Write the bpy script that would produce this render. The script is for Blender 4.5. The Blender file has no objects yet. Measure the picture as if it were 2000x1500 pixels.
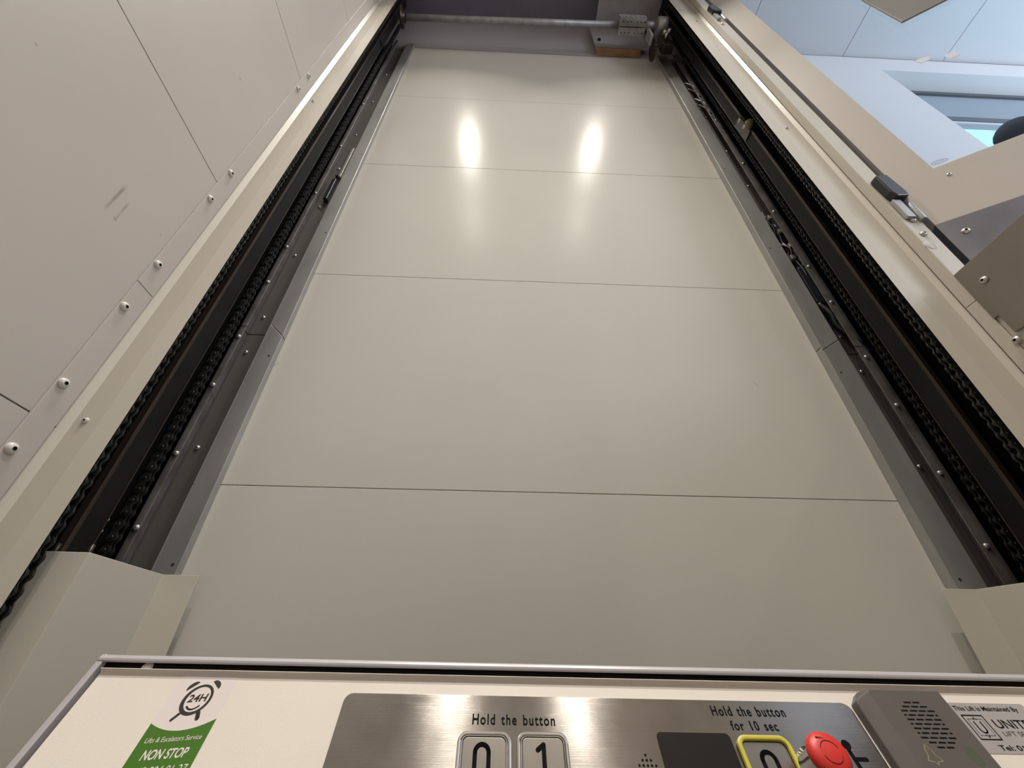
import bpy, bmesh, math, random
from mathutils import Vector, Matrix
random.seed(7)
C = bpy.context.scene.collection
SC = bpy.context.scene
Z0 = 1.2          # height of the camera above the platform floor; shapes below are measured from the camera

# ------------------------------------------------------------------ camera, world, lights, exposure
cam = bpy.data.cameras.new('camera'); camo = bpy.data.objects.new('camera', cam); C.objects.link(camo)
cam.sensor_width = 36; cam.lens = 812.466/2000*36; cam.clip_start = 0.01
camo.matrix_world = Matrix(((0.99925332, -0.03040222, -0.0238434, 0), (-0.03715904, -0.587171, -0.80860956, 0),
                            (0.01058337, 0.80889179, -0.58786228, Z0), (0, 0, 0, 1)))
SC.camera = camo
SC.view_settings.view_transform = 'Standard'; SC.view_settings.look = 'None'
SC.view_settings.gamma = 1; SC.view_settings.use_curve_mapping = False
SC.view_settings.exposure = 0.06
w = bpy.data.worlds.new('world'); SC.world = w; w.use_nodes = True
w.node_tree.nodes['Background'].inputs[0].default_value = (0.55, 0.8, 1.0, 1)
w.node_tree.nodes['Background'].inputs[1].default_value = .05

def area(name, loc, size, power, col, direction, shape='DISK', size_y=None, spread=math.pi):
    l = bpy.data.lights.new(name, 'AREA'); l.shape = shape; l.size = size
    if size_y: l.size_y = size_y
    l.energy = power; l.color = col; l.spread = spread
    o = bpy.data.objects.new(name, l); C.objects.link(o)
    o.location = (loc[0], loc[1], loc[2] + Z0)
    o.rotation_euler = Vector(direction).to_track_quat('-Z', 'Y').to_euler()
    return o
LIGHTS = [(-.285, .04), (.585, .04), (-.285, -.55), (.585, -.55)]
for lx, ly in LIGHTS:
    area('downlight_lamp', (lx, ly, 3.135), .05, 7.6, (1.0, .945, .84), (0, 0, -1), spread=math.radians(84))
# daylight entering the upper landing through its window, plus an added unseen fill lamp for its white wall
area('landing_daylight', (3.6, .905, 1.93), 2.0, 44, (.78, .88, 1.0), (-.1, -1, .35), 'RECTANGLE', .55)
area('landing_fill', (4.4, -1.8, 2.2), 2.6, 100, (.90, .91, 1.0), (-.9, .45, .12), 'RECTANGLE', 1.8)
area('landing_lamp', (2.84, -3.49, 3.14), .13, .7, (1.0, .95, .85), (-2.42, 4.2, -2.7), spread=math.radians(60))

# ------------------------------------------------------------------ materials
def mat(name, col, rough=.5, metal=0., noise=0., nscale=6., bump=0., bscale=400., spec=.5, coat=0., coat_r=.1, rvar=0., stretch=None, aniso=0.):
    m = bpy.data.materials.new(name); m.use_nodes = True
    nt = m.node_tree; b = nt.nodes['Principled BSDF']
    b.inputs['Base Color'].default_value = (*col, 1); b.inputs['Roughness'].default_value = rough
    b.inputs['Metallic'].default_value = metal; b.inputs['Specular IOR Level'].default_value = spec
    b.inputs['Coat Weight'].default_value = coat; b.inputs['Coat Roughness'].default_value = coat_r
    if aniso:
        b.inputs['Anisotropic'].default_value = aniso
    tc = nt.nodes.new('ShaderNodeTexCoord'); mp = nt.nodes.new('ShaderNodeMapping')
    nt.links.new(tc.outputs['Object'], mp.inputs[0])
    if stretch: mp.inputs['Scale'].default_value = stretch
    if noise:
        n = nt.nodes.new('ShaderNodeTexNoise'); n.inputs['Scale'].default_value = nscale; n.inputs['Detail'].default_value = 5
        nt.links.new(mp.outputs[0], n.inputs['Vector'])
        r = nt.nodes.new('ShaderNodeMapRange'); r.inputs[1].default_value = .3; r.inputs[2].default_value = .7
        r.inputs[3].default_value = 1 - noise; r.inputs[4].default_value = 1 + noise * .6
        nt.links.new(n.outputs[0], r.inputs[0])
        mx = nt.nodes.new('ShaderNodeVectorMath'); mx.operation = 'SCALE'; mx.inputs[0].default_value = col
        nt.links.new(r.outputs[0], mx.inputs['Scale']); nt.links.new(mx.outputs[0], b.inputs['Base Color'])
        if rvar:
            r2 = nt.nodes.new('ShaderNodeMapRange'); r2.inputs[3].default_value = rough - rvar; r2.inputs[4].default_value = rough + rvar
            nt.links.new(n.outputs[0], r2.inputs[0]); nt.links.new(r2.outputs[0], b.inputs['Roughness'])
    if bump:
        n = nt.nodes.new('ShaderNodeTexNoise'); n.inputs['Scale'].default_value = bscale; n.inputs['Detail'].default_value = 2
        nt.links.new(mp.outputs[0], n.inputs['Vector'])
        bp = nt.nodes.new('ShaderNodeBump'); bp.inputs['Strength'].default_value = bump; bp.inputs['Distance'].default_value = .001
        nt.links.new(n.outputs[0], bp.inputs['Height']); nt.links.new(bp.outputs[0], b.inputs['Normal'])
    return m
def add_marks(m, base_socket_col, marks, col=(.16, .14, .12)):
    """thin scuffs: each mark = (a point, b point, width) in object space, blended over the base colour"""
    nt = m.node_tree; b = nt.nodes['Principled BSDF']
    tc = nt.nodes.new('ShaderNodeTexCoord'); src = tc.outputs['Object']
    nz = nt.nodes.new('ShaderNodeTexNoise'); nz.inputs['Scale'].default_value = 60; nt.links.new(src, nz.inputs['Vector'])
    acc = None
    for a, c, wd in marks:
        a = Vector(a); c = Vector(c); mid = (a + c) / 2; L = (c - a).length; d = (c - a).normalized()
        s = nt.nodes.new('ShaderNodeVectorMath'); s.operation = 'SUBTRACT'; nt.links.new(src, s.inputs[0]); s.inputs[1].default_value = mid
        dt = nt.nodes.new('ShaderNodeVectorMath'); dt.operation = 'DOT_PRODUCT'; nt.links.new(s.outputs[0], dt.inputs[0]); dt.inputs[1].default_value = d
        ab = nt.nodes.new('ShaderNodeMath'); ab.operation = 'ABSOLUTE'; nt.links.new(dt.outputs['Value'], ab.inputs[0])
        ln = nt.nodes.new('ShaderNodeVectorMath'); ln.operation = 'LENGTH'; nt.links.new(s.outputs[0], ln.inputs[0])
        p1 = nt.nodes.new('ShaderNodeMath'); p1.operation = 'MULTIPLY'; nt.links.new(ln.outputs['Value'], p1.inputs[0]); nt.links.new(ln.outputs['Value'], p1.inputs[1])
        p2 = nt.nodes.new('ShaderNodeMath'); p2.operation = 'MULTIPLY'; nt.links.new(ab.outputs[0], p2.inputs[0]); nt.links.new(ab.outputs[0], p2.inputs[1])
        q = nt.nodes.new('ShaderNodeMath'); q.operation = 'SUBTRACT'; nt.links.new(p1.outputs[0], q.inputs[0]); nt.links.new(p2.outputs[0], q.inputs[1])
        mr = nt.nodes.new('ShaderNodeMapRange'); nt.links.new(q.outputs[0], mr.inputs[0]); mr.inputs[1].default_value = 0; mr.inputs[2].default_value = wd * wd; mr.inputs[3].default_value = 1; mr.inputs[4].default_value = 0
        mr2 = nt.nodes.new('ShaderNodeMapRange'); nt.links.new(ab.outputs[0], mr2.inputs[0]); mr2.inputs[1].default_value = L * .3; mr2.inputs[2].default_value = L * .5; mr2.inputs[3].default_value = 1; mr2.inputs[4].default_value = 0
        mu = nt.nodes.new('ShaderNodeMath'); mu.operation = 'MULTIPLY'; nt.links.new(mr.outputs[0], mu.inputs[0]); nt.links.new(mr2.outputs[0], mu.inputs[1])
        if acc is None: acc = mu
        else:
            ad = nt.nodes.new('ShaderNodeMath'); ad.operation = 'MAXIMUM'; nt.links.new(acc.outputs[0], ad.inputs[0]); nt.links.new(mu.outputs[0], ad.inputs[1]); acc = ad
    f = nt.nodes.new('ShaderNodeMath'); f.operation = 'MULTIPLY'; nt.links.new(acc.outputs[0], f.inputs[0]); nt.links.new(nz.outputs[0], f.inputs[1])
    mix = nt.nodes.new('ShaderNodeMix'); mix.data_type = 'RGBA'
    nt.links.new(f.outputs[0], mix.inputs['Factor'])
    old = b.inputs['Base Color'].links
    if old: nt.links.new(old[0].from_socket, mix.inputs['A'])
    else: mix.inputs['A'].default_value = b.inputs['Base Color'].default_value
    mix.inputs['B'].default_value = (*col, 1); nt.links.new(mix.outputs['Result'], b.inputs['Base Color'])

PAINT = (.58, .545, .475)
M = {}
M['panel'] = mat('semi_gloss_panel_paint', (.58, .562, .51), .24, spec=.012, noise=.03, nscale=2.5, bump=.02, bscale=90)
M['wall'] = mat('matt_wall_paint', (.50, .458, .43), .45, noise=.03, nscale=3, bump=.03, bscale=500)
M['paint'] = mat('cream_powder_coat', PAINT, .34, spec=.3, noise=.02, nscale=5, bump=.03, bscale=600)
M['console'] = mat('console_powder_coat', (.76, .70, .645), .42, noise=.02, nscale=9, bump=.05, bscale=900)
M['door'] = mat('door_powder_coat', (.50, .455, .40), .4, noise=.02, bump=.03, bscale=600)
M['lip'] = mat('dull_lip_steel', (.19, .18, .175), .45, .4, noise=.35, nscale=25)
M['bracket_steel'] = mat('grey_bracket_steel', (.40, .39, .42), .5, .15, noise=.15, nscale=14)
M['lock'] = mat('brown_grey_plate_coat', (.27, .245, .21), .45, noise=.1)
M['galv'] = mat('galvanised_steel', (.44, .44, .44), .42, .6, noise=.12, nscale=22, rvar=.1, stretch=(1, 1, .25))
M['galv2'] = mat('dull_zinc_steel', (.36, .35, .355), .5, .35, noise=.25, nscale=30)
M['darkgrey'] = mat('dark_grey_plate', (.105, .102, .095), .5, .1, noise=.05, nscale=6)
M['black'] = mat('black_oiled_steel', (.008, .0075, .008), .6, 0, noise=.5, nscale=14, spec=.2)
M['rail'] = mat('greasy_guide_steel', (.055, .040, .032), .38, .55, noise=.6, nscale=9, rvar=.15, stretch=(1, 1, .3))
M['chain'] = mat('oiled_chain_steel', (.035, .034, .032), .42, .5, noise=.4, nscale=60)
M['steel'] = mat('brushed_stainless', (.36, .335, .31), .28, 1., noise=.16, nscale=16, rvar=.05, stretch=(1, 1, 1))
M['steel_dark'] = mat('brown_tinted_stainless', (.26, .235, .20), .36, .9, noise=.10, nscale=7)
M['kick'] = mat('kickplate_stainless', (.32, .30, .31), .34, .9, noise=.2, nscale=7)
M['chrome'] = mat('polished_chrome', (.62, .60, .58), .14, 1.)
M['screw'] = mat('zinc_screw', (.62, .58, .55), .28, .8)
M['screw_dark'] = mat('screw_socket', (.03, .03, .03), .6)
M['edging'] = mat('grey_satin_edging', (.47, .45, .48), .30, .15)
M['ink'] = mat('black_engraving', (.006, .006, .007), .7, spec=.08)
M['screen'] = mat('smoked_display', (.014, .011, .011), .35, spec=.25)
M['yellow'] = mat('yellow_plastic', (.56, .50, .07), .42)
M['red'] = mat('red_plastic', (.62, .03, .025), .42, noise=.06, nscale=60)
M['grey_abs'] = mat('warm_grey_plastic', (.105, .094, .088), .45, noise=.06, nscale=40)
M['white_film'] = mat('white_vinyl', (.74, .67, .66), .35)
M['sticker'] = mat('pale_blue_white_sticker', (.78, .80, .85), .5)
M['green'] = mat('green_vinyl', (.055, .16, .012), .4)
M['dark_vinyl'] = mat('dark_vinyl', (.03, .024, .02), .45)
M['silver_film'] = mat('silver_label_film', (.44, .41, .42), .4, .25)
M['yellow_print'] = mat('faint_yellow_print', (.30, .27, .11), .5)
M['green_print'] = mat('faint_green_print', (.075, .088, .062), .5)
M['black_plastic'] = mat('black_plastic', (.012, .014, .02), .35)
M['rubber'] = mat('black_rubber', (.008, .008, .009), .5)
M['nylon'] = mat('oily_nylon', (.22, .19, .10), .4, noise=.4, nscale=80)
M['wood'] = mat('orange_packing_board', (.30, .17, .08), .7, noise=.35, nscale=20)
M['upper'] = mat('grey_upper_wall_paint', (.42, .40, .43), .5, noise=.06)
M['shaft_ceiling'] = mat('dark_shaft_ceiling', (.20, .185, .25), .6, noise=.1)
M['landing_white'] = mat('landing_white_paint', (.80, .78, .79), .55)
M['landing_ceiling'] = mat('landing_ceiling_tiles', (.66, .67, .70), .6, noise=.04, nscale=2)
M['frame_dark'] = mat('dark_window_frame', (.05, .06, .075), .4)
M['blind'] = mat('blue_grey_blind', (.30, .36, .42), .5)
M['frame_white'] = mat('white_window_frame', (.72, .76, .8), .4)
M['floor'] = mat('grey_speckled_floor', (.22, .21, .2), .6, noise=.3, nscale=60)
M['cloth'] = mat('dark_blue_cloth', (.035, .045, .07), .8, noise=.25, nscale=25, bump=.3, bscale=40)
M['skin'] = mat('skin', (.5, .3, .22), .5); M['hair'] = mat('dark_hair', (.03, .02, .015), .6)
m = bpy.data.materials.new('clear_glass'); m.use_nodes = True; nt = m.node_tree; nt.nodes.clear()
o_ = nt.nodes.new('ShaderNodeOutputMaterial'); tr = nt.nodes.new('ShaderNodeBsdfTransparent'); tr.inputs[0].default_value = (.90, .94, .97, 1)
gl = nt.nodes.new('ShaderNodeBsdfGlossy'); gl.inputs['Roughness'].default_value = .02; lw = nt.nodes.new('ShaderNodeLayerWeight'); lw.inputs[0].default_value = .5
pw = nt.nodes.new('ShaderNodeMath'); pw.operation = 'POWER'; nt.links.new(lw.outputs['Facing'], pw.inputs[0]); pw.inputs[1].default_value = 4
fr = nt.nodes.new('ShaderNodeMath'); fr.operation = 'MULTIPLY_ADD'; nt.links.new(pw.outputs[0], fr.inputs[0]); fr.inputs[1].default_value = .6; fr.inputs[2].default_value = .02
mx_ = nt.nodes.new('ShaderNodeMixShader'); nt.links.new(fr.outputs[0], mx_.inputs[0]); nt.links.new(tr.outputs[0], mx_.inputs[1]); nt.links.new(gl.outputs[0], mx_.inputs[2]); nt.links.new(mx_.outputs[0], o_.inputs[0])
M['glass'] = m
def emis(name, col, s):
    m = bpy.data.materials.new(name); m.use_nodes = True; b = m.node_tree.nodes['Principled BSDF']
    b.inputs['Base Color'].default_value = (*col, 1); b.inputs['Emission Color'].default_value = (*col, 1); b.inputs['Emission Strength'].default_value = s
    return m
M['lamp'] = emis('lit_downlight_lens', (1, .9, .7), 12)
M['sky_pane'] = emis('bright_sky_glass', (.32, .80, .86), 1.05)
# console steel is brushed along its width: highlights stretch up and down
M['brushed'] = mat('brushed_console_plate', (.38, .355, .33), .165, 1., noise=.14, nscale=30, rvar=.05)
def brush_bump(m, scale, strength):
    nt = m.node_tree; b = nt.nodes['Principled BSDF']
    tc = nt.nodes.new('ShaderNodeTexCoord'); mp = nt.nodes.new('ShaderNodeMapping'); mp.inputs['Scale'].default_value = scale
    n = nt.nodes.new('ShaderNodeTexNoise'); n.inputs['Scale'].default_value = 1; n.inputs['Detail'].default_value = 3
    nt.links.new(tc.outputs['Object'], mp.inputs[0]); nt.links.new(mp.outputs[0], n.inputs['Vector'])
    bp = nt.nodes.new('ShaderNodeBump'); bp.inputs['Strength'].default_value = strength; bp.inputs['Distance'].default_value = .0003
    nt.links.new(n.outputs[0], bp.inputs['Height']); nt.links.new(bp.outputs[0], b.inputs['Normal'])
brush_bump(M['brushed'], (3, 2600, 2600), .12)
_b = M['brushed'].node_tree.nodes['Principled BSDF']; _b.inputs['Anisotropic'].default_value = 1.0
_c = M['brushed'].node_tree.nodes.new('ShaderNodeCombineXYZ'); _c.inputs[1].default_value = .4633; _c.inputs[2].default_value = .8862
M['brushed'].node_tree.links.new(_c.outputs[0], _b.inputs['Tangent'])

# ------------------------------------------------------------------ mesh helpers
class MB:
    def __init__(s): s.v = []; s.f = []; s.mi = []; s.sm = []
    def add(s, vs, fs, mi=0, smooth=False):
        n = len(s.v); s.v += [Vector(v) for v in vs]; s.f += [[n + i for i in f] for f in fs]
        s.mi += [mi] * len(fs); s.sm += [smooth] * len(fs); return s
    def box(s, x0, x1, y0, y1, z0, z1, T=None, mi=0):
        vs = [(x, y, z) for x in (x0, x1) for y in (y0, y1) for z in (z0, z1)]
        if T: vs = [T(*v) for v in vs]
        return s.add(vs, [(0, 1, 3, 2), (4, 6, 7, 5), (0, 4, 5, 1), (2, 3, 7, 6), (0, 2, 6, 4), (1, 5, 7, 3)], mi)
    def prism(s, poly, h0, h1, T, mi=0, smooth=False):
        """poly of (a,b); extruded in c from h0 to h1; T(a,b,c) -> point"""
        n = len(poly); vs = [T(a, b, h0) for a, b in poly] + [T(a, b, h1) for a, b in poly]
        s.add(vs, [list(range(n))[::-1], list(range(n, 2 * n))], mi)
        s.add(vs, [(i, (i + 1) % n, n + (i + 1) % n, n + i) for i in range(n)], mi, smooth); return s
    def ring(s, outer, inner, h0, h1, T, mi=0):
        n = len(outer)
        vs = [T(a, b, h0) for a, b in outer] + [T(a, b, h0) for a, b in inner] + [T(a, b, h1) for a, b in outer] + [T(a, b, h1) for a, b in inner]
        fs = []
        for i in range(n):
            j = (i + 1) % n
            fs += [(i, j, 2 * n + j, 2 * n + i), (n + j, n + i, 3 * n + i, 3 * n + j), (2 * n + i, 2 * n + j, 3 * n + j, 3 * n + i), (j, i, n + i, n + j)]
        return s.add(vs, fs, mi)
    def cyl(s, p0, p1, r0, r1=None, n=20, mi=0, caps=True):
        p0 = Vector(p0); p1 = Vector(p1); r1 = r0 if r1 is None else r1
        d = (p1 - p0).normalized(); a = d.orthogonal().normalized(); b = d.cross(a)
        vs = [p + (a * math.cos(2 * math.pi * i / n) + b * math.sin(2 * math.pi * i / n)) * r for p, r in ((p0, r0), (p1, r1)) for i in range(n)]
        s.add(vs, [(i, (i + 1) % n, n + (i + 1) % n, n + i) for i in range(n)], mi, True)
        if caps: s.add(vs, [list(range(n))[::-1], list(range(n, 2 * n))], mi)
        return s
    def lathe(s, p, axis, prof, n=28, mi=0):
        """prof of (radius, height)"""
        p = Vector(p); d = Vector(axis).normalized(); a = d.orthogonal().normalized(); b = d.cross(a); vs = []
        for r, h in prof:
            vs += [p + d * h + (a * math.cos(2 * math.pi * i / n) + b * math.sin(2 * math.pi * i / n)) * max(r, 1e-5) for i in range(n)]
        fs = [(k * n + i, k * n + (i + 1) % n, (k + 1) * n + (i + 1) % n, (k + 1) * n + i) for k in range(len(prof) - 1) for i in range(n)]
        return s.add(vs, fs, mi, True)
    def tube(s, pts, r, n=8, mi=0):
        pts = [Vector(p) for p in pts]; vs = []; a = None
        for i, p in enumerate(pts):
            d = (pts[min(i + 1, len(pts) - 1)] - pts[max(i - 1, 0)]).normalized()
            if a is None: a = d.orthogonal().normalized()
            a = (a - d * a.dot(d)).normalized(); b = d.cross(a)
            vs += [p + (a * math.cos(2 * math.pi * k / n) + b * math.sin(2 * math.pi * k / n)) * r for k in range(n)]
        fs = [(i * n + k, i * n + (k + 1) % n, (i + 1) * n + (k + 1) % n, (i + 1) * n + k) for i in range(len(pts) - 1) for k in range(n)]
        s.add(vs, fs, mi, True); m_ = len(vs)
        return s.add(vs, [list(range(n))[::-1], list(range(m_ - n, m_))], mi)
    def sheet(s, prof, t, z0, z1, mi=0):
        """bent sheet: open xy polyline with thickness t to its left, extruded in z"""
        P = [Vector((x, y)) for x, y in prof]; off = []
        for i, p in enumerate(P):
            ns = []
            if i > 0: d = (p - P[i - 1]).normalized(); ns.append(Vector((-d.y, d.x)))
            if i < len(P) - 1: d = (P[i + 1] - p).normalized(); ns.append(Vector((-d.y, d.x)))
            n_ = sum(ns, Vector((0, 0))).normalized(); k = max(.4, n_.dot(ns[0])); off.append(p + n_ * t / k)
        poly = [(p.x, p.y) for p in P] + [(p.x, p.y) for p in reversed(off)]
        n = len(P)
        vs = [(a, b, z) for z in (z0, z1) for a, b in poly]; N_ = len(poly)
        s.add(vs, [(i, (i + 1) % N_, N_ + (i + 1) % N_, N_ + i) for i in range(N_)], mi)
        caps = []
        for i in range(n - 1):
            q = (i, i + 1, N_ - 2 - i, N_ - 1 - i)
            caps += [q[::-1], tuple(N_ + k for k in q)]
        return s.add(vs, caps, mi)
    def build(s, name, mats, parent=None, bevel=0., origin=None):
        o = None
        me = bpy.data.meshes.new(name)
        if origin is None:
            xs = [v.x for v in s.v]; ys = [v.y for v in s.v]; zs = [v.z for v in s.v]
            origin = Vector(((min(xs) + max(xs)) / 2, (min(ys) + max(ys)) / 2, min(zs)))
        origin = Vector(origin)
        me.from_pydata([v - origin for v in s.v], [], s.f)
        for m_ in (mats if isinstance(mats, (list, tuple)) else [mats]): me.materials.append(M[m_])
        for i, p in enumerate(me.polygons): p.material_index = s.mi[i]; p.use_smooth = s.sm[i]
        bm = bmesh.new(); bm.from_mesh(me); bmesh.ops.remove_doubles(bm, verts=bm.verts, dist=1e-6)
        bmesh.ops.recalc_face_normals(bm, faces=bm.faces); bm.to_mesh(me); bm.free()
        o = bpy.data.objects.new(name, me); C.objects.link(o)
        wl = origin + Vector((0, 0, Z0))
        if parent is not None:
            o.parent = parent; o.location = wl - wpos(parent)
        else: o.location = wl
        if bevel:
            b = o.modifiers.new('bevel', 'BEVEL'); b.width = bevel; b.segments = 2; b.limit_method = 'ANGLE'; b.angle_limit = .6
        return o
def wpos(o):
    p = Vector(o.location)
    while o.parent: o = o.parent; p += Vector(o.location)
    return p
def tag(o, label, cat, group=None):
    o['label'] = label; o['category'] = cat
    if group: o['group'] = group
    return o
def thing(name, label, cat, loc, group=None):
    o = bpy.data.objects.new(name, None); C.objects.link(o); o.location = (loc[0], loc[1], loc[2] + Z0); o.empty_display_size = .05
    return tag(o, label, cat, group)
def struct(o, label=None):
    o['kind'] = 'structure'
    if label: o['label'] = label
    return o
def copy_tree(o, parent=None):
    c = o.copy(); C.objects.link(c); c.parent = parent
    for ch in list(o.children): copy_tree(ch, c)
    return c
def rrect(u0, u1, v0, v1, r, n=6):
    P = []
    for cx, cy, a0 in ((u1 - r, v1 - r, 0), (u0 + r, v1 - r, 90), (u0 + r, v0 + r, 180), (u1 - r, v0 + r, 270)):
        for i in range(n + 1):
            a = math.radians(a0 + 90 * i / n); P.append((cx + r * math.cos(a), cy + r * math.sin(a)))
    return P
def ellipse(cx, cy, rx, ry, n=40, rot=0):
    c, s_ = math.cos(rot), math.sin(rot)
    return [(cx + rx * math.cos(t) * c - ry * math.sin(t) * s_, cy + rx * math.cos(t) * s_ + ry * math.sin(t) * c) for t in [2 * math.pi * i / n for i in range(n)]]
def stroke(mb, pts, wd, h0, h1, T, mi=0, closed=False):
    """flat ribbon with round ends along pts"""
    for i in range(len(pts) - (0 if closed else 1)):
        a = Vector(pts[i]); b = Vector(pts[(i + 1) % len(pts)]); d = (b - a)
        if d.length < 1e-9: continue
        d.normalize(); n_ = Vector((-d.y, d.x)) * wd / 2
        mb.prism([(a + n_)[:], (a - n_)[:], (b - n_)[:], (b + n_)[:]], h0, h1, T, mi)
    for p in (pts if len(pts) < 60 else []):
        mb.prism([(p[0] + wd / 2 * math.cos(t), p[1] + wd / 2 * math.sin(t)) for t in [2 * math.pi * i / 12 for i in range(12)]], h0, h1 - .00001, T, mi)
def text(mb, s, u0, u1, v, cap, T, h=.0002, mi=0, shear=0, bold=0., sp=1.0):
    cu = bpy.data.curves.new('t', 'FONT'); cu.space_character = sp; cu.space_word = 1 + (sp - 1) * 1.6; cu.body = s; cu.offset = bold; cu.fill_mode = 'FRONT'; cu.extrude = 0
    o = bpy.data.objects.new('t', cu); C.objects.link(o); bpy.context.view_layer.update()
    me = o.evaluated_get(bpy.context.evaluated_depsgraph_get()).to_mesh()
    xs = [q.co.x for q in me.vertices]; x0, x1 = min(xs), max(xs)
    sy = cap / .73; sx = (u1 - u0) / (x1 - x0)
    vs = [T(u0 + (q.co.x - x0) * sx + q.co.y * sy * shear, v + q.co.y * sy, h) for q in me.vertices]
    mb.add(vs, [list(p.vertices) for p in me.polygons], mi)
    o.evaluated_get(bpy.context.evaluated_depsgraph_get()).to_mesh_clear()
    bpy.data.objects.remove(o); bpy.data.curves.remove(cu)
XYZ = lambda a, b, c: (a, b, c)
def screw_mb(p, axis, r=.0075, mi0=0, mi1=1):
    mb = MB(); mb.lathe(p, axis, [(r, 0), (r, .15 * r), (r * .86, .45 * r), (r * .5, .66 * r), (r * .36, .69 * r)], 18, mi0)
    mb.lathe(p, axis, [(r * .36, .69 * r), (r * .30, .25 * r), (0, .25 * r)], 6, mi1)
    return mb

# ------------------------------------------------------------------ shaft shell
XL, XR, YB = -.62, .857, .725
PAN = .5765
seams = [.2855 + PAN * k for k in range(-3, 6)]
# left wall of large painted panels
mb = MB()
zs = [-1.2] + [z for z in seams if z > -1.15] + [3.15]
for a, b in zip(zs[:-1], zs[1:]):
    mb.box(XL - .03, XL, -1.05, .60, a + .0009, b - .0009)
mb.box(XL - .06, XL - .031, -1.05, .60, -1.2, 3.15)
wl_ = struct(mb.build('wall_left', 'wall', bevel=.0006), 'painted lift shaft wall of large panels with thin seams')
# back wall panels
mb = MB()
zb = [-1.2] + [z for z in seams if -1.15 < z < 2.6] + [2.62]
for a, b in zip(zb[:-1], zb[1:]):
    mb.box(-.545, .80, YB, YB + .02, a + .0006, b - .0006)
mb.box(-.545, .80, YB + .0205, YB + .03, -1.2, 2.62)
wb_ = struct(mb.build('wall_back', 'panel', bevel=.0006), 'glossy pale back wall of the lift shaft')
mb = MB(); mb.prism([(YB - .004, 2.6205), (YB + .03, 2.6205), (YB + .03, 3.15), (YB - .004, 3.15), (YB - .004, 2.68)], -.70, .93, lambda a, b, c: (c, a, b))
struct(mb.build('wall_back', 'upper'))
# dark recess behind the rails
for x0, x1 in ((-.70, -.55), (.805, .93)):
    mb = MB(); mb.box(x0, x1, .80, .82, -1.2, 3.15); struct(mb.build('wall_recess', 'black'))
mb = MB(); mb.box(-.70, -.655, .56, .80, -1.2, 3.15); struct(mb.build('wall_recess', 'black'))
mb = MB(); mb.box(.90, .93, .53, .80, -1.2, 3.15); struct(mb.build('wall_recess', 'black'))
# front wall, right wall with doorway, floor, ceiling
mb = MB(); mb.box(-.70, .93, -1.09, -1.05, -1.2, 3.15); struct(mb.build('wall_front', 'wall'))
DZ0, DZ1, DY0, DY1 = .642, 2.76, -.42, .489
mb = MB()
mb.box(XR, .93, -1.05, DY0, -1.2, 3.15); mb.box(XR, .93, DY0, DY1, -1.2, DZ0 - .002); mb.box(XR, .93, DY0, DY1, DZ1, 3.15)
mb.box(XR + .0, .898, DY1, .512, -1.2, 3.15)
struct(mb.build('wall_right', 'paint', bevel=.001), 'cream lift shaft wall around the upper doorway')
mb = MB(); mb.box(-.70, .93, -1.09, .82, -1.26, -1.2); struct(mb.build('floor', 'floor'))
mb = MB(); mb.box(-.70, .93, -1.09, .82, 3.15, 3.2); struct(mb.build('ceiling', 'shaft_ceiling'))
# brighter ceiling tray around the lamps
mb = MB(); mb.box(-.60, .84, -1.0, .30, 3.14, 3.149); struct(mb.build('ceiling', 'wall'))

# vertical cover strips on the side walls, in lengths
def strip(name, x0, x1, y0, y1, joints, m_, label):
    mb = MB(); js = [-1.2] + joints + [3.13]
    for a, b in zip(js[:-1], js[1:]): mb.box(x0, x1, y0, y1, a + .0006, b - .0006)
    return struct(mb.build(name, m_, bevel=.0008), label)
tl = strip('trim_1', XL, XL + .003, .487, .5245, [.545], 'wall', 'flat cream cover strip along the left wall edge')
tr_ = strip('trim_2', XR - .003, XR, .4885, .5095, [.575], 'paint', 'flat cream cover strip beside the doorway')
sp = screw_mb((XL + .003, .4955, .236), (1, 0, 0), .0078)
M['screw_white'] = mat('cream_painted_screw', (.62, .58, .54), .25)
s0 = sp.build('screw', ['screw_white', 'screw_dark'], tl, origin=(XL + .003, .4955, .236))
for z in (.338, .492, .598, .811, .915, 1.393, 1.494, -.34, -.24):
    c = s0.copy(); C.objects.link(c); c.location.z += z - .236
# scuff on the left wall
M['wall_marked'] = M['wall'].copy(); wl_.data.materials[0] = M['wall_marked']
WM = lambda y, z: (.03, y + .225, z + 1.2)
add_marks(M['wall_marked'], None, [(WM(.383, .586), WM(.381, .655), .0035), (WM(.403, .588), WM(.400, .635), .0028), (WM(.402, .589), WM(.4025, .594), .004),
    (WM(.469, .646), WM(.4695, .650), .003), (WM(.383, 1.115), WM(.383, 1.121), .004), (WM(.201, .668), WM(.202, .672), .003)], (.20, .17, .15))
M['panel_marked'] = M['panel'].copy(); wb_.data.materials[0] = M['panel_marked']
PM = lambda x, z: (x - .1275, -.015, z + 1.2)
add_marks(M['panel_marked'], None, [(PM(-.500, .552), PM(-.486, .568), .003), (PM(-.503, .526), PM(-.497, .545), .003), (PM(.556, .556), PM(.566, .543), .0018)], (.36, .33, .28))

# ------------------------------------------------------------------ landing beyond the glass door
LX = 6.0
mb = MB(); mb.box(.93, LX, -3.8, .82, 3.2, 3.24)
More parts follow.
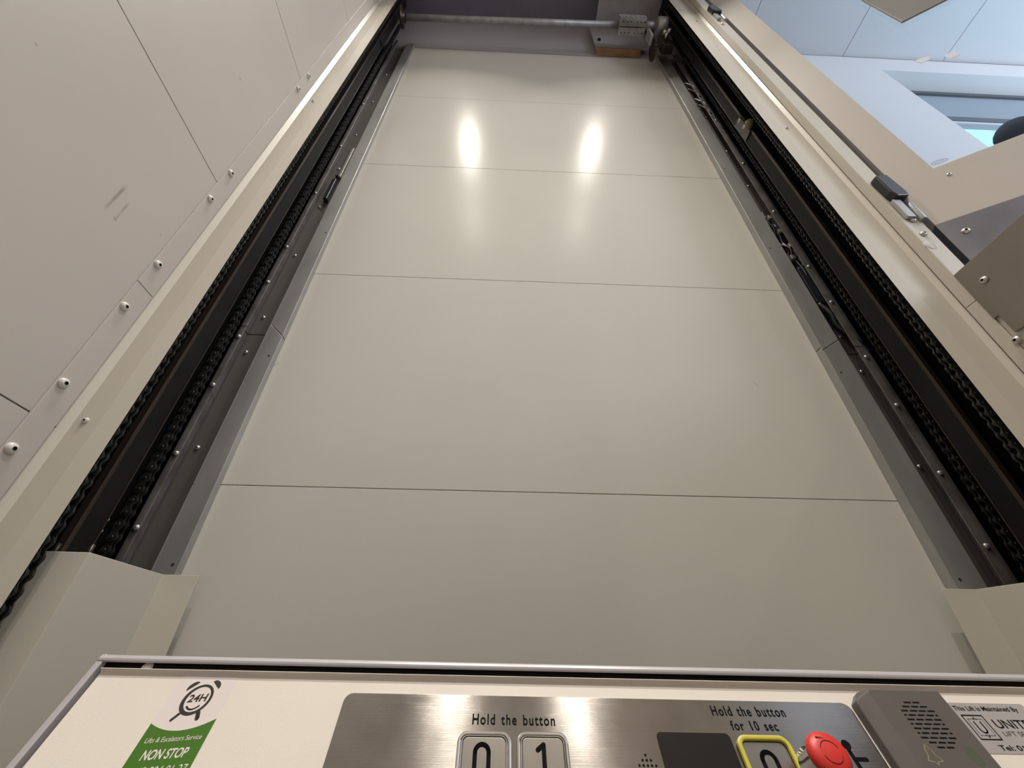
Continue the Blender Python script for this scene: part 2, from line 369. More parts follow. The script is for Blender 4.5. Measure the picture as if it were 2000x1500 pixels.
# tile grid as shallow grooves
mb2 = MB(); xs_ = [.95] + [1.415 + .6375 * k for k in range(0, 8)]
mb2.v = []; mb2.f = []
for a, b in zip(xs_[:-1], xs_[1:]): mb2.box(a + .002, b - .002, -3.8, .818, 3.188, 3.1995)
struct(mb.build('ceiling', 'frame_dark')); struct(mb2.build('ceiling', 'landing_ceiling'), 'pale blue-lit landing ceiling of long panels')
WX0, WZ1 = 2.19, 2.98
mb = MB()
mb.box(.93, WX0, .82, .98, .645, WZ1); mb.box(.93, LX, .82, .98, WZ1, 3.2); mb.box(WX0, LX, .82, .98, .645, 1.55)
mb.box(5.6, LX, .82, .98, 1.55, WZ1)
struct(mb.build('wall_landing', 'landing_white'), 'white landing wall beside the window')
mb = MB(); mb.box(.93, LX, -3.8, .98, .60, .645); struct(mb.build('floor', 'floor'))
mb = MB(); mb.box(LX, LX + .05, -3.8, .98, .645, 3.2); struct(mb.build('wall_landing', 'landing_white'))
mb = MB(); mb.box(.93, LX, -3.85, -3.8, .645, 3.2); struct(mb.build('wall_landing', 'landing_white'))
# window: dark head, blue-grey blind, dark transom, white bar, bright pane
wn = bpy.data.objects.new('window_1', None); C.objects.link(wn); wn.location = (2.9, .92, 1.55 + Z0); struct(wn, 'landing window with dark frame and bright lower pane')
Y1 = .915
mb = MB(); mb.box(WX0, 5.6, Y1, Y1 + .03, 2.945, WZ1); mb.box(WX0, 5.6, Y1, Y1 + .03, 2.565, 2.615); mb.box(WX0, 5.6, Y1, Y1 + .03, 1.55, 1.60)
for x in (3.6, 4.7): mb.box(x, x + .05, Y1, Y1 + .03, 1.6, 2.945)
mb.build('window_frame', 'frame_dark', wn)
mb = MB(); mb.box(WX0, 5.6, Y1 + .012, Y1 + .02, 2.615, 2.945); mb.build('blind', 'blind', wn)
mb = MB(); mb.box(WX0, 5.6, Y1 + .004, Y1 + .024, 2.545, 2.565); mb.build('glazing_bar', 'frame_white', wn)
mb = MB(); mb.box(WX0, 5.6, Y1 + .01, Y1 + .024, 2.485, 2.545); mb.build('lower_bar', 'blind', wn)
mb = MB(); mb.box(WX0, 5.6, Y1 + .012, Y1 + .02, 1.60, 2.485); mb.build('pane', 'sky_pane', wn)

# ------------------------------------------------------------------ guide posts (folded cream covers)
# x,y pairs from the wall side to the shaft edge, then the inner return
PL = (-.6195, .5275, -.6105, .5365, -.5735, .5342, -.5451, .5368, -.549, .5398)
PR = (.8565, .512, .8485, .5205, .798, .5182, .7685, .5210, .773, .5240)
def post2(x, left, label):
    pts = [(x[i], x[i + 1]) for i in range(0, 10, 2)]
    if not left: pts = pts[::-1]
    mb = MB(); mb.sheet(pts, .0022, -1.2, 3.12)
    r = thing('guide_post', label, 'post', (x[4], .525, -1.2), 'guide posts')
    mb.build('post_cover', 'paint', r, bevel=.0006); return r
pl = post2(PL, True, 'folded cream guide post beside the screwed left wall strip')
pr = post2(PR, False, 'folded cream guide post beside the glass door')
for par, x, yy, zz in ((pl, -.594, .5352, (.301, 1.418, -.79)), (pr, .816, .5188, (1.34, .29 - .8, 2.4))):
    for z in zz:
        screw_mb((x, yy, z), (0, -1, 0), .0048).build('screw', ['paint', 'screw_dark'], par, origin=(x, yy, z))
# backing columns behind the folded covers
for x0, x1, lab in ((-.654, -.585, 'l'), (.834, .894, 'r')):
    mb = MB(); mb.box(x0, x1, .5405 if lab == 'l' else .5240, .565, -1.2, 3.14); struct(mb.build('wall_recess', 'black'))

# ------------------------------------------------------------------ side assemblies, left and mirrored right
def mirror(x): return .234 - x
def rail(X, label):
    r = thing('guide_rail', label, 'guide rail', (X(-.6), .64, -1.2), 'steel guide rails')
    def bx(mb, a, b, *q, mi=0): mb.box(min(X(a), X(b)), max(X(a), X(b)), *q, mi=mi)
    mb = MB()
    bx(mb, -.589, -.578, .598, .606, -1.2, 2.98)        # worn running edge
    mb.build('running_edge', 'rail', r, bevel=.0012)
    mb = MB(); bx(mb, -.5885, -.5785, .6065, .640, -1.2, 2.98); bx(mb, -.645, -.5895, .612, .624, -1.2, 2.98)
    mb.build('rail_blade', 'black', r, bevel=.0008)
    mb = MB(); bx(mb, -.5785, -.5775, .6375, .640, -1.2, 2.98); mb.build('blade_back_edge', 'rail', r)  # lighter strip drawing the thin bright line of the blade's back edge
    for z in (-.42, 2.28):
        mb = MB(); bx(mb, -.5775, -.5745, .609, .634, z, z + .16); mb.build('joint_plate', 'black', r, bevel=.001)
    mb = MB(); bx(mb, -.622, -.590, .735, .747, -1.2, 2.75); mb.build('web', 'black', r, bevel=.001)
    return r
rail(lambda x: x, 'dark greasy steel guide rail behind the left post')
rail(mirror, 'dark greasy steel guide rail behind the right post')

def chain(cx, cy, z0, z1, label, pr_=.0078, axis='y', name='drive_chain', dense=8):
    P = .01905; mb = MB(); n = int((z1 - z0) / P)
    def T(a, b, c): return (cx + a, cy + c, z0 + b) if axis == 'y' else (cx + c, cy + a, z0 + b)
    for i in range(n):
        zc = (i + .5) * P; off = .0052 if i % 2 else .0034
        pts = []
        for cz, a0 in ((zc + P / 2, 0), (zc - P / 2, 180)):
            for k in range(dense + 1):
                a = math.radians(a0 + 180 * k / dense); pts.append((pr_ * math.cos(a), cz + pr_ * math.sin(a)))
            pts.append((-pr_ * .62 if a0 == 0 else pr_ * .62, zc))
        for s_ in (-1, 1):
            mb.prism(pts, s_ * off - .0008, s_ * off + .0008, T)
        a = T(0, i * P, -.0075); b = T(0, i * P, .0075); mb.cyl(a, b, .0028, n=8)
        a = T(0, i * P, -.0026); b = T(0, i * P, .0026); mb.cyl(a, b, .0055, n=10)
    return tag(mb.build(name, 'chain'), label, 'chain', 'lift drive chains')
chain(-.5565, .549, -.3, 2.93, 'roller chain running just inside the left post edge')
chain(mirror(-.560), .549, -.3, 2.93, 'roller chain running just inside the right post edge')
chain(-.583, .672, -.3, 2.75, 'deeper roller chain between left rail and galvanised lip', .0074)
chain(.840, .672, -.3, 2.75, 'deeper roller chain between right rail and galvanised lip', .0074)

ZJ = .647
def flashing(side):
    L = side == 'left'
    for seg, (z0, z1) in enumerate(((-1.2, ZJ - .001), (ZJ + .001, 2.62 if not L else 2.63))):
        nm = 'upper' if seg else 'lower'
        x = -.52 if L else .775
        r = thing('edge_flashing', '%s length of grey metal flashing along the back wall\'s %s edge' % (nm, side), 'flashing', (x, .715, z0), 'back wall edge flashings')
        if L:
            dz = -.0045   # mitred joint of the bright strip
            mb = MB(); mb.prism([(-.4955, z0 - (.017 if seg else 0)), (-.5325, z0 + (.018 if seg else 0)), (-.5325, z1 + (.018 if not seg else 0)), (-.4955, z1 - (.017 if not seg else 0))], .7105, .7245, lambda a, b, c: (a, c, b))
            strip_ = mb.build('bright_strip', 'galv', r, bevel=.0008)
            mb = MB(); mb.box(-.600, -.5335, .728, .731, z0, z1 - (.02 if seg else 0)); mb.build('dark_plate', 'darkgrey', r, bevel=.0005)
            mb = MB(); mb.box(-.5895, -.5765, .7005, .7030, z0, z1); mb.box(-.5895, -.5870, .7035, .7275, z0, z1); mb.build('folded_lip', 'lip', r, bevel=.0008)
            sx, lx = -.571, -.5815; hx = -.5055
        else:
            mb = MB(); mb.prism([(.7395, z0 - (.010 if seg else 0)), (.7395, z1 - (.010 if not seg else 0)), (.7915, z1 + (.024 if not seg else 0)), (.7915, z0 + (.024 if seg else 0))], .7055, .7075, lambda a, b, c: (a, c, b))
            mb.box(.7395, .7415, .7076, .7245, z0, z1); mb.box(.7895, .7915, .7076, .7275, z0, z1)
            mb.build('bright_strip', 'galv', r, bevel=.0006)
            mb = MB(); mb.box(.7925, .856, .728, .731, z0, z1 - (.02 if seg else 0)); mb.build('dark_plate', 'darkgrey', r, bevel=.0005)
            mb = MB(); mb.box(.8165, .8425, .7000, .7025, z0, z1); mb.box(.8400, .8425, .7030, .7275, z0, z1); mb.build('folded_lip', 'lip', r, bevel=.0008)
            sx, lx = .8215, .827; hx = .7525
        for z in (-.35, -.06, .358, .594, .702, .937, 1.172, 1.40, 1.65, 1.95, 2.25):
            if z0 < z < z1:
                x_ = sx if L else .826
                screw_mb((x_, .728, z), (0, -1, 0), .0048).build('screw', ['screw', 'screw_dark'], r, origin=(x_, .728, z))
        for z in (-.3, -.05, .20, .332, .484, .615, .795, .935, 1.2, 1.5, 1.85):
            if z0 < z < z1:
                screw_mb((lx, .7003, z), (0, -1, 0), .0052).build('rivet', ['galv', 'galv2'], r, origin=(lx, .7003, z))
        for z in (.148, .572, 1.02, 1.47, -.3):
            if z0 < z < z1:
                y_ = .7105 if L else .7055
                mb = MB(); mb.cyl((hx, y_ - .0002, z), (hx, y_ + .001, z), .0026, n=12); mb.build('fixing_hole', 'screw_dark', r)
flashing('left'); flashing('right')

# small slotted switch on the left dark plate
r = thing('position_switch', 'small black position switch with metal tab on the left dark plate', 'switch', (-.556, .715, 1.19))
MB().box(-.563, -.550, .712, .7275, 1.195, 1.31).build('switch_body', 'black_plastic', r, bevel=.002)
MB().box(-.5535, -.5455, .718, .7275, 1.335, 1.53).build('metal_tab', 'galv', r, bevel=.001)
MB().box(-.566, -.552, .720, .7275, 1.345, 1.352).build('slot', 'screw_dark', r)

# ------------------------------------------------------------------ things in the right rail recess
r = thing('guide_roller', 'oily yellowish guide roller with two bolts on the right rail', 'roller', (.806, .60, 1.52))
MB().lathe((.808, .592, 1.545), (-.4, -.9, 0), [(0, -.012), (.010, -.012), (.013, -.008), (.013, .010), (.009, .014), (0, .014)], 24).build('roller_wheel', 'nylon', r)
for z in (1.575, 1.625): screw_mb((.8105, .612, z), (-1, 0, 0), .007).build('bolt', ['screw', 'screw_dark'], r, origin=(.8105, .612, z))
mb = MB(); mb.box(.8085, .8108, .602, .635, 1.52, 1.64); mb.build('bracket', 'rail', r, bevel=.001)
# wire loom
def wig(p0, p1, k, amp, seed):
    rr = random.Random(seed); p0 = Vector(p0); p1 = Vector(p1); P = []
    for i in range(k + 1):
        t = i / k; P.append(p0.lerp(p1, t) + Vector((rr.uniform(-amp, amp), rr.uniform(-amp, amp), rr.uniform(-amp, amp) * 1.5)) * (0 if i in (0, k) else 1))
    out = []
    for i in range(len(P) - 1):
        a = P[max(i - 1, 0)]; b = P[i]; c = P[i + 1]; d = P[min(i + 2, len(P) - 1)]
        for j in range(5):
            t = j / 5; out.append(.5 * ((2 * b) + (c - a) * t + (2 * a - 5 * b + 4 * c - d) * t * t + (3 * b - a - 3 * c + d) * t ** 3))
    out.append(P[-1]); return out
r = thing('wiring_loom', 'tangled dark wires with small connectors beside the right strip', 'wiring', (.808, .715, .80))
for k in range(5):
    mb = MB(); mb.tube(wig((.802 + .004 * k, .716, 1.24 - .02 * k), (.800 + .005 * k, .715, .86 + .02 * k), 7, .010, k), .0028, 8)
    mb.build('wire', 'rubber' if k % 2 else 'black_plastic', r)
for (z, x, mm) in ((1.17, .811, 'screw'), (1.10, .817, 'nylon'), (1.03, .822, 'galv'), (.975, .806, 'screw')):
    mb = MB(); mb.box(x - .006, x + .006, .704, .716, z, z + .018); mb.build('connector', mm, r, bevel=.002)
MB().box(.797, .826, .705, .7275, .80, .935).build('terminal_box', 'black_plastic', r, bevel=.002)
mb = MB(); mb.tube(wig((.803, .712, .80), (.845, .704, .63), 5, .006, 31), .0065, 12)
tag(mb.build('power_cable', 'rubber'), 'thick black cable crossing the right metal lip', 'cable')
r = thing('upper_wire_clip', 'dark bent wires clipped high beside the right strip', 'wiring', (.80, .715, 2.0))
for k, z in enumerate((2.26, 2.17, 2.08, 2.0)):
    mb = MB(); mb.tube([(.790, .716, z), (.806, .708, z + .02 * (k % 2)), (.826, .702, z - .05), (.826, .70, z - .09)], .003, 8); mb.build('wire', 'rubber' if k % 2 else 'galv2', r)

# ------------------------------------------------------------------ drive parts at the head of the shaft
r = thing('drive_shaft', 'long grey steel pipe across the top of the shaft', 'shaft', (0, .60, 2.60))
MB().cyl((-.515, .60, 2.595), (.52, .60, 2.645), .0135, n=24).build('pipe', 'galv2', r)
mb = MB(); mb.lathe((-.518, .60, 2.595), (-1, 0, 0), [(0, 0), (.022, 0), (.022, .012), (.045, .012), (.045, .02), (0, .02)], 24); mb.build('end_sprocket', 'rail', r)
mb = MB()
mb.box(.520, .650, .567, .5975, 2.618, 2.684, mi=0); mb.box(.520, .650, .6015, .633, 2.618, 2.684, mi=0); mb.box(.522, .648, .5976, .6014, 2.63, 2.67, mi=1)
for k in range(6):
    x = .534 + k * .019 + (.010 if k > 2 else 0)
    mb.cyl((x, .577, 2.618), (x, .577, 2.607), .0065, n=8, mi=0); mb.cyl((x, .577, 2.607), (x, .577, 2.6065), .0035, n=6, mi=1)
    mb.cyl((x, .567, 2.63), (x, .559, 2.63), .006, n=8, mi=0); mb.cyl((x, .622, 2.618), (x, .622, 2.6172), .0045, n=3, mi=1)
cl = mb.build('clamp_coupling', ['galv2', 'rail'], r, bevel=.003)
cyl_ = MB().cyl((.65, .60, 2.65), (.70, .60, 2.655), .018, n=20).build('stub', 'galv2', r)
mb = MB(); mb.lathe((.712, .60, 2.655), (1, 0, 0), [(0, 0), (.036, 0), (.039, .003), (.039, .045), (.036, .048), (0, .048)], 32); mb.build('bearing_housing', 'galv', r)
r = thing('drive_sprocket', 'dark toothed sprocket with tensioner bolts at the top right', 'sprocket', (.725, .63, 2.42))
mb = MB(); pts = []
for k in range(36):
    a = 2 * math.pi * k / 36; q = .062 if k % 2 else .054; pts.append((q * math.cos(a), q * math.sin(a)))
mb.prism(pts, .676, .684, lambda a, b, c: (c, .652 + a * .75, 2.50 + b)); mb.build('toothed_wheel', 'rail', r, bevel=.001)
for x, y, z, q in ((.722, .60, 2.52, .009), (.735, .59, 2.50, .007), (.718, .60, 2.47, .006), (.742, .61, 2.55, .006)):
    MB().cyl((x, y, z), (x, y - .02, z), q, n=6).build('bolt', 'screw', r)
MB().box(.715, .765, .62, .66, 2.46, 2.60).build('bearing_block', 'rail', r, bevel=.004)
MB().box(.655, .668, .595, .64, 2.50, 2.60).build('tensioner', 'galv', r, bevel=.003)
r = thing('motor_bracket', 'grey steel motor mounting plate behind the pipe clamp', 'bracket', (.6, .70, 2.66))
mb = MB(); mb.box(.425, .70, .690, .698, 2.655, 3.0); mb.box(.46, .80, .30, .698, 3.001, 3.009); mb.build('bent_plate', 'bracket_steel', r, bevel=.001)
mb = MB(); mb.box(.448, .462, .683, .690, 2.74, 2.765); mb.build('bolt', 'black', r, bevel=.002)
mb = MB(); mb.box(.428, .655, .692, .7195, 2.618, 2.652); tag(mb.build('packing_board', 'wood', bevel=.001), 'orange brown packing board under the motor plate', 'board')
mb = MB(); mb.tube([(.79, .50, 2.998), (.78, .54, 2.93), (.755, .59, 2.78), (.72, .60, 2.70)], .0035, 8)
tag(mb.build('brake_cable', 'rubber'), 'thin black cable hanging to the pipe bearing', 'cable')

# ------------------------------------------------------------------ downlights
first = None
for i, (lx, ly) in enumerate(LIGHTS):
    if first is None:
        r = thing('downlight', '', 'ceiling light', (lx, ly, 3.125))
        mb = MB(); mb.lathe((lx, ly, 3.14), (0, 0, -1), [(.028, 0), (.028, .003), (.045, .004), (.045, 0), (.028, 0)], 32); mb.build('bezel', 'chrome', r)
        first = r
    else:
        r = copy_tree(first); r.location.x = lx; r.location.y = ly
    r['group'] = 'shaft ceiling downlights'
    r['label'] = 'round recessed downlight in the shaft ceiling, %s, %s wall' % (('nearer the back wall', 'nearer the front')[ly < 0], ('beside the left', 'beside the doorway')[lx > 0])

# ------------------------------------------------------------------ doorway parts and the open glass door
mb = MB()
mb.prism([(.4885, .642), (.4885, .527), (.4795, .527), (.4795, .487), (.458, .487), (.458, .30), (-.42, .30), (-.42, .642)], XR - .0045, XR - .0031, lambda a, b, c: (c, a, b))
r = thing('sill_plate', 'brownish stainless steel plate with notched edge below the doorway', 'metal plate', (XR, .2, .30))
mb.build('plate', 'steel_dark', r, bevel=.0006)
for y, z in ((.459, .594), (.10, .594), (.459 - .0, .40)):
    screw_mb((XR - .0045, y, z), (-1, 0, 0), .0068).build('screw', ['screw', 'screw_dark'], r, origin=(XR - .0045, y, z))
mb = screw_mb((XR - .003, .4855, .475), (-1, 0, 0), .0068); mb.build('screw', ['screw', 'screw_dark'], tr_)
mb = MB(); mb.box(XR, .93, DY0, DY1, DZ0 - .0018, DZ0 + .0005); struct(mb.build('door_sill', 'steel_dark'))

H = Vector((.92, .489, 0)); an = math.radians(-31.5); DD = Vector((math.cos(an), math.sin(an), 0)); DN = Vector((-DD.y, DD.x, 0))
def DT(s_, z, n_): p = H + DD * s_ + DN * n_; return (p.x, p.y, z)
r = thing('glass_door', 'open cream framed glass door swung out onto the landing', 'door', (.92, .489, .66))
S1 = .86; ZG0, ZG1 = .983, 2.62
mb = MB()
mb.ring([(0, .66), (S1, .66), (S1, 2.74), (0, 2.74)], [(.075, ZG0), (S1 - .09, ZG0), (S1 - .09, ZG1), (.075, ZG1)], 0, .040, DT)
fr_ = mb.build('door_frame', 'door', r, bevel=.0015)
mb = MB(); mb.box(.0745, S1 - .09, ZG0, ZG1, .016, .022, T=lambda a, b, c: DT(a, b, c)); gl_ = mb.build('glass_pane', 'glass', r)
mb = MB(); mb.box(-.0012, S1, .662, .811, -.0015, -.0002, T=DT); mb.box(-.0014, -.0002, .662, .811, -.0001, .040, T=DT); kp = mb.build('kick_plate', 'kick', r); kp['label'] = 'stainless kick plate'
for s_ in (.029, .43, .83):
    p = DT(s_, .768, -.0015); screw_mb(p, -DN, .0068).build('screw', ['screw', 'screw_dark'], r, origin=p)
p = DT(.085, .944, 0); screw_mb(p, -DN, .0042).build('screw', ['screw', 'screw_dark'], r, origin=p)
mb = MB(); mb.box(.312, .50, 1.66, 1.92, .010, .0155, T=DT); pn = mb.build('lock_plate', 'lock', r, bevel=.002); pn['label'] = 'beige lock plate on the glass'
for quad in ([(.293, 1.408), (.316, 1.407), (.315, 1.378), (.294, 1.380)], [(.246, 1.445), (.274, 1.437), (.272, 1.419), (.252, 1.419)]):
    mb = MB(); mb.prism(quad, .0150, .0158, DT); s = mb.build('glass_sticker', 'sticker', r); s['label'] = 'small white sticker on the glass'
mb = MB(); E1 = ellipse(.103, 1.013, .0150, .0075, rot=-.1); E2 = ellipse(.103, 1.013, .0135, .0062, rot=-.1); mb.ring(E1, E2, .0155, .0158, DT)
E1 = ellipse(.103, 1.013, .0115, .0045, rot=-.1); E2 = ellipse(.103, 1.013, .0108, .0039, rot=-.1); mb.ring(E1, E2, .0155, .0158, DT)
for k in range(5): mb.box(.095 + k * .0035, .0968 + k * .0035, 1.0115, 1.0145, .0155, .0158, T=DT)
m_ = mat('etched_mark', (.35, .35, .42), .6); M['etch'] = m_
mb.build('etched_mark', 'etch', r)

def hinge(z, label):
    r = thing('door_hinge', label, 'hinge', (.875, .487, z), 'glass door hinges')
    mb = MB(); mb.prism([(.8585, z + .105), (.892, z + .115), (.900, z + .045), (.898, z + .026), (.868, z + .022), (.862, z + .04)], .470, .4880, lambda a, b, c: (a, c, b))
    mb.build('hinge_cap', 'black_plastic', r, bevel=.003)
    mb = MB(); mb.box(.862, .880, .479, .4880, z - .045, z + .020); mb.cyl((.897, .484, z - .05), (.897, .484, z + .02), .007, n=14); mb.build('hinge_leaf', 'galv', r, bevel=.001)
    for zz in (z - .047, z - .097): screw_mb((.8775 if zz > z - .06 else .872, .4880, zz), (0, -1, 0), .0068).build('screw', ['screw', 'screw_dark'], r, origin=(.8775, .4880, zz))
    return r
hinge(.872, 'black capped metal hinge low on the door jamb')
hinge(2.335, 'black capped metal hinge high on the door jamb')
mb = MB(); mb.lathe((.864, .489, .738), (0, -1, 0), [(0, .0015), (.0105, .0012), (.0125, 0)], 28); tag(mb.build('hole_cap', 'paint'), 'round cream plastic cap below the lower hinge', 'cap')

# ------------------------------------------------------------------ platform carriage covers
def cover(pts, left, label):
    mb = MB(); mb.sheet(pts, .0018, -1.2, .1325)
    return tag(mb.build('carriage_cover', 'paint', bevel=.0005), label, 'cover', 'carriage covers')
cover([(-.5720, .5730), (-.5185, .5745), (-.5085, .7045), (-.4555, .7055)], True, 'folded cream carriage cover beside the console\'s left corner')
cover([(.7060, .6995), (.7620, .6990), (.8060, .5745), (.8480, .5730)], False, 'folded cream carriage cover at the right end of the console')
r = thing('carriage_bracket', 'small dark carriage bolts standing above the left cover', 'bracket', (-.57, .58, .10))
for x, y in ((-.577, .590), (-.535, .592)):
    MB().cyl((x, y, .12), (x, y, .146), .0028, n=10).build('bolt', 'rail', r)
for z in (.183, .20): MB().lathe((-.60 + .0, .662, z), (0, -1, 0), [(.004, 0), (.003, .003), (0, .003)], 10).build('rivet', 'screw', r)

# ------------------------------------------------------------------ control console
A = math.radians(27.6); rr = -.0071
U = Vector((1, 0, 0)); W = Vector((0, math.sin(A), math.cos(A))); N = Vector((0, -math.cos(A), math.sin(A)))
Ur = U * math.cos(rr) + W * math.sin(rr); Wr = W
P0 = Vector((.05916, .43, .0027))
def K(u, v, n_): return P0 + Ur * u + Wr * v + N * n_
def Kmm(u, v, n_): return K(u / 1000, v / 1000, n_ / 1000)
def unrot(v, u): return v - u * -.0071     # measured height corrected for the small roll
con = thing('control_console', 'cream lift control console with stainless button plate and grey top edging', 'control panel', (.05, .40, -1.2))
UL, UR = -384, 470
mb = MB()
face_th = 22
# front sheet with turned top strip
prof = [(0, 0), (-0, 5.2)]
mb.prism([(UL, -620), (UR, -620), (UR, -1.5), (UL, -1.5)], -face_th, 0, Kmm)
fp = mb
# turned strip above the face, leaning out towards the rider
mb.prism([(-6, -1.5), (0, -1.5), (.9, .6), (3.6, 2.0), (3.6, 2.6), (-6, 2.6)], UL, UR, lambda a, b, c: Kmm(c, b, a))
mb.build('front_panel', 'console', con, bevel=.0006)
mb = MB(); mb.prism([(UL - 9, -620), (UR + 9, -620), (UR + 9, 14), (UL - 9, 14)], -44, -face_th - 1, Kmm)
mb.prism([(.70, -1.2), (.52, -1.2), (.52, -.30), (.46, .012), (.475, .012), (.70, -.20)], UL / 1000 - .009 + .06, UR / 1000 + .009 + .06, lambda a, b, c: (c, min(a, .57), b))
mb.box(UL / 1000 + .055, UR / 1000 + .07, .165, .56, -1.2, -.56)
mb.prism([(UL - 6, 5.8), (UR + 6, 5.8), (UR + 6, 15.2), (UL - 6, 15.2)], -12, -3, Kmm)
mb.build('console_body', 'black', con)
# grey rounded edging: along the top and down the left side
def edging(path, r_, name):
    pts = [Kmm(*p) for p in path]; mb = MB(); mb.tube(pts, r_, 14); return mb.build(name, 'edging', con)
mb = MB()
sec = [(-1, 9.5), (1.8, 7.9), (3.0, 8.6), (3.4, 10.4), (2.8, 12.4), (1.2, 14.2), (-3, 15.3)]     # (n, v)
mb.prism(sec, UL - 9, UR + 9, lambda a, b, c: Kmm(c, b, a))
mb.prism([(UL - 9.5, -620), (UL - 4.2, -620), (UL - 4.2, 9), (UL - 5.0, 14.2), (UL - 9.5, 14.2)], -5, 2.4, Kmm)
mb.prism([(UR + 1.8, -620), (UR + 9.5, -620), (UR + 9.5, 16), (UR + 1.8, 9)], -7, 3.5, Kmm)
ed = mb.build('edging', 'edging', con, bevel=.0008); ed['label'] = 'grey satin edging'
MB().lathe(Kmm(-352, 6.6, -4), N, [(0, 3), (4, 2.2), (5, 0)] and [(.0, .003), (.004, .0022), (.005, 0)], 16).build('plastic_clip', 'white_film', con)
mb = MB(); mb.prism(rrect(-16, -2, 4.6, 8.6, 1), -14, -8, Kmm); mb.build('latch', 'grey_abs', con)

# stainless button plate
pv = lambda u, v: (u, v + .0071 * u)
mb = MB(); mb.prism(rrect(-177.8, 234.4, -190, -11.4, 6.5), 0, 1.6, Kmm)
plate = mb.build('button_plate', 'brushed', con, bevel=.0003)
mb = MB()
text(mb, 'Hold the button', -74.2, -10.0, -31.4, 7.2, lambda u, v, h: Kmm(u, v, h), 1.75, bold=.022, sp=1.22)
mb.build('lettering', 'ink', plate); mb = MB()
text(mb, 'Hold the button', 117.0, 176.6, -22.3, 6.9, lambda u, v, h: Kmm(u, v, h), 1.75, bold=.022, sp=1.22)
text(mb, 'for 10 sec', 128.2, 165.2, -31.9, 6.4, lambda u, v, h: Kmm(u, v, h), 1.75, bold=.022, sp=1.22)
mb.build('lettering', 'ink', plate)
# speaker holes
mb = MB()
for u, v in [(55, -48.7)] + [(52 + 3.05 * k, -51.8) for k in range(3)] + [(48.9 + 3.05 * k, -54.9) for k in range(5)] + [(48.9 + 3.05 * k, -58) for k in range(5)] + [(52 + 3.05 * k, -61.1) for k in range(3)]:
    mb.prism(ellipse(u, v, .85, .85, 14), 1.55, 1.72, Kmm)
mb.build('speaker_hole', 'ink', plate); bpy.data.objects['speaker_hole']['kind'] = 'stuff'
mb = MB(); mb.prism(rrect(67.0, 123.8, -110, -34.3, 3.5), 1.55, 1.9, Kmm); mb.build('display', 'screen', plate)
# wheelchair sign beside the stop button
mb = MB(); mb.prism(ellipse(211.8, -40.2, 3.3, 3.3, 24), 1.55, 1.75, Kmm)
stroke(mb, [(211.5, -44), (212.5, -56), (224, -56), (229, -66)], 3.0, 1.55, 1.76, Kmm)
stroke(mb, [(212, -49), (221, -49)], 2.6, 1.55, 1.77, Kmm)
stroke(mb, [(207 + 9.5 * math.cos(math.radians(a)), -64 + 9.5 * math.sin(math.radians(a))) for a in range(110, 381, 15)], 2.2, 1.55, 1.74, Kmm)
mb.build('wheelchair_sign', 'ink', plate)
def digit0(mb, cx, top, wd, ht, sw, T, h0, h1):
    r_ = wd / 2; P = [(cx + r_ * math.cos(math.radians(a)), top - r_ + r_ * math.sin(math.radians(a))) for a in range(0, 181, 12)]
    P += [(cx + r_ * math.cos(math.radians(a)), top - ht + r_ + r_ * math.sin(math.radians(a))) for a in range(180, 361, 12)]
    stroke(mb, P, sw, h0, h1, T, closed=True)
def button(u0, u1, vtop, digit, label, yellow=False):
    o = None
    v1 = vtop; v0 = vtop - 46
    B = thing_part('push_button', Kmm((u0 + u1) / 2, v0, 1.6), con, label)
    if yellow:
        mb = MB(); mb.ring(rrect(u0, u1, v0, v1, 7.5), rrect(u0 + 3.4, u1 - 3.4, v0 + 3.4, v1 - 3.4, 4.5), 1.6, 5.2, Kmm); mb.build('button_collar', 'yellow', B, bevel=.0011)
        ins = 3.6; top = 2.6; mt = 'steel'
    else:
        mb = MB(); mb.ring(rrect(u0, u1, v0, v1, 7.0), rrect(u0 + 2.6, u1 - 2.6, v0 + 2.6, v1 - 2.6, 5), 1.6, 3.6, Kmm); mb.build('button_collar', 'chrome', B, bevel=.0008)
        mb = MB(); mb.ring(rrect(u0 + 2.9, u1 - 2.9, v0 + 2.9, v1 - 2.9, 4.8), rrect(u0 + 3.7, u1 - 3.7, v0 + 3.7, v1 - 3.7, 4.2), 1.6, 4.1, Kmm); mb.build('chrome_rim', 'chrome', B, bevel=.0003)
        ins = 3.9; top = 3.7; mt = 'steel'
    mb = MB(); mb.prism(rrect(u0 + ins, u1 - ins, v0 + ins, v1 - ins, 4.0), 1.6, top, Kmm); mb.build('button_cap', mt, B, bevel=.0006)
    mb = MB(); cu = (u0 + u1) / 2
    if digit == '0': digit0(mb, cu - (1.5 if not yellow else .5), v1 - 8.6 - (1.4 if yellow else 0), 10.0, 28, 3.1, Kmm, top - .3, top + .15)
    else:
        stroke(mb, [(cu - 3.9, v1 - 11.6), (cu + .6, v1 - 8.4)], 3.2, top - .3, top + .15, Kmm)
        stroke(mb, [(cu + .6, v1 - 8.4), (cu + .6, v1 - 36)], 3.2, top - .3, top + .16, Kmm)
    mb.build('digit', 'ink', B); return B
def thing_part(name, p, parent, label=None):
    o = bpy.data.objects.new(name, None); C.objects.link(o); o.parent = parent; o.location = Vector(p) + Vector((0, 0, Z0)) - wpos(parent); o.empty_display_size = .01
    if label: o['label'] = label
    return o
button(-84.3, -44.2, -36.3, '0', 'steel button 0')
button(-40.2, -1.6, -36.1, '1', 'steel button 1')
button(126.4, 167.2, -36.0, '0', 'yellow-rimmed button 0', True)
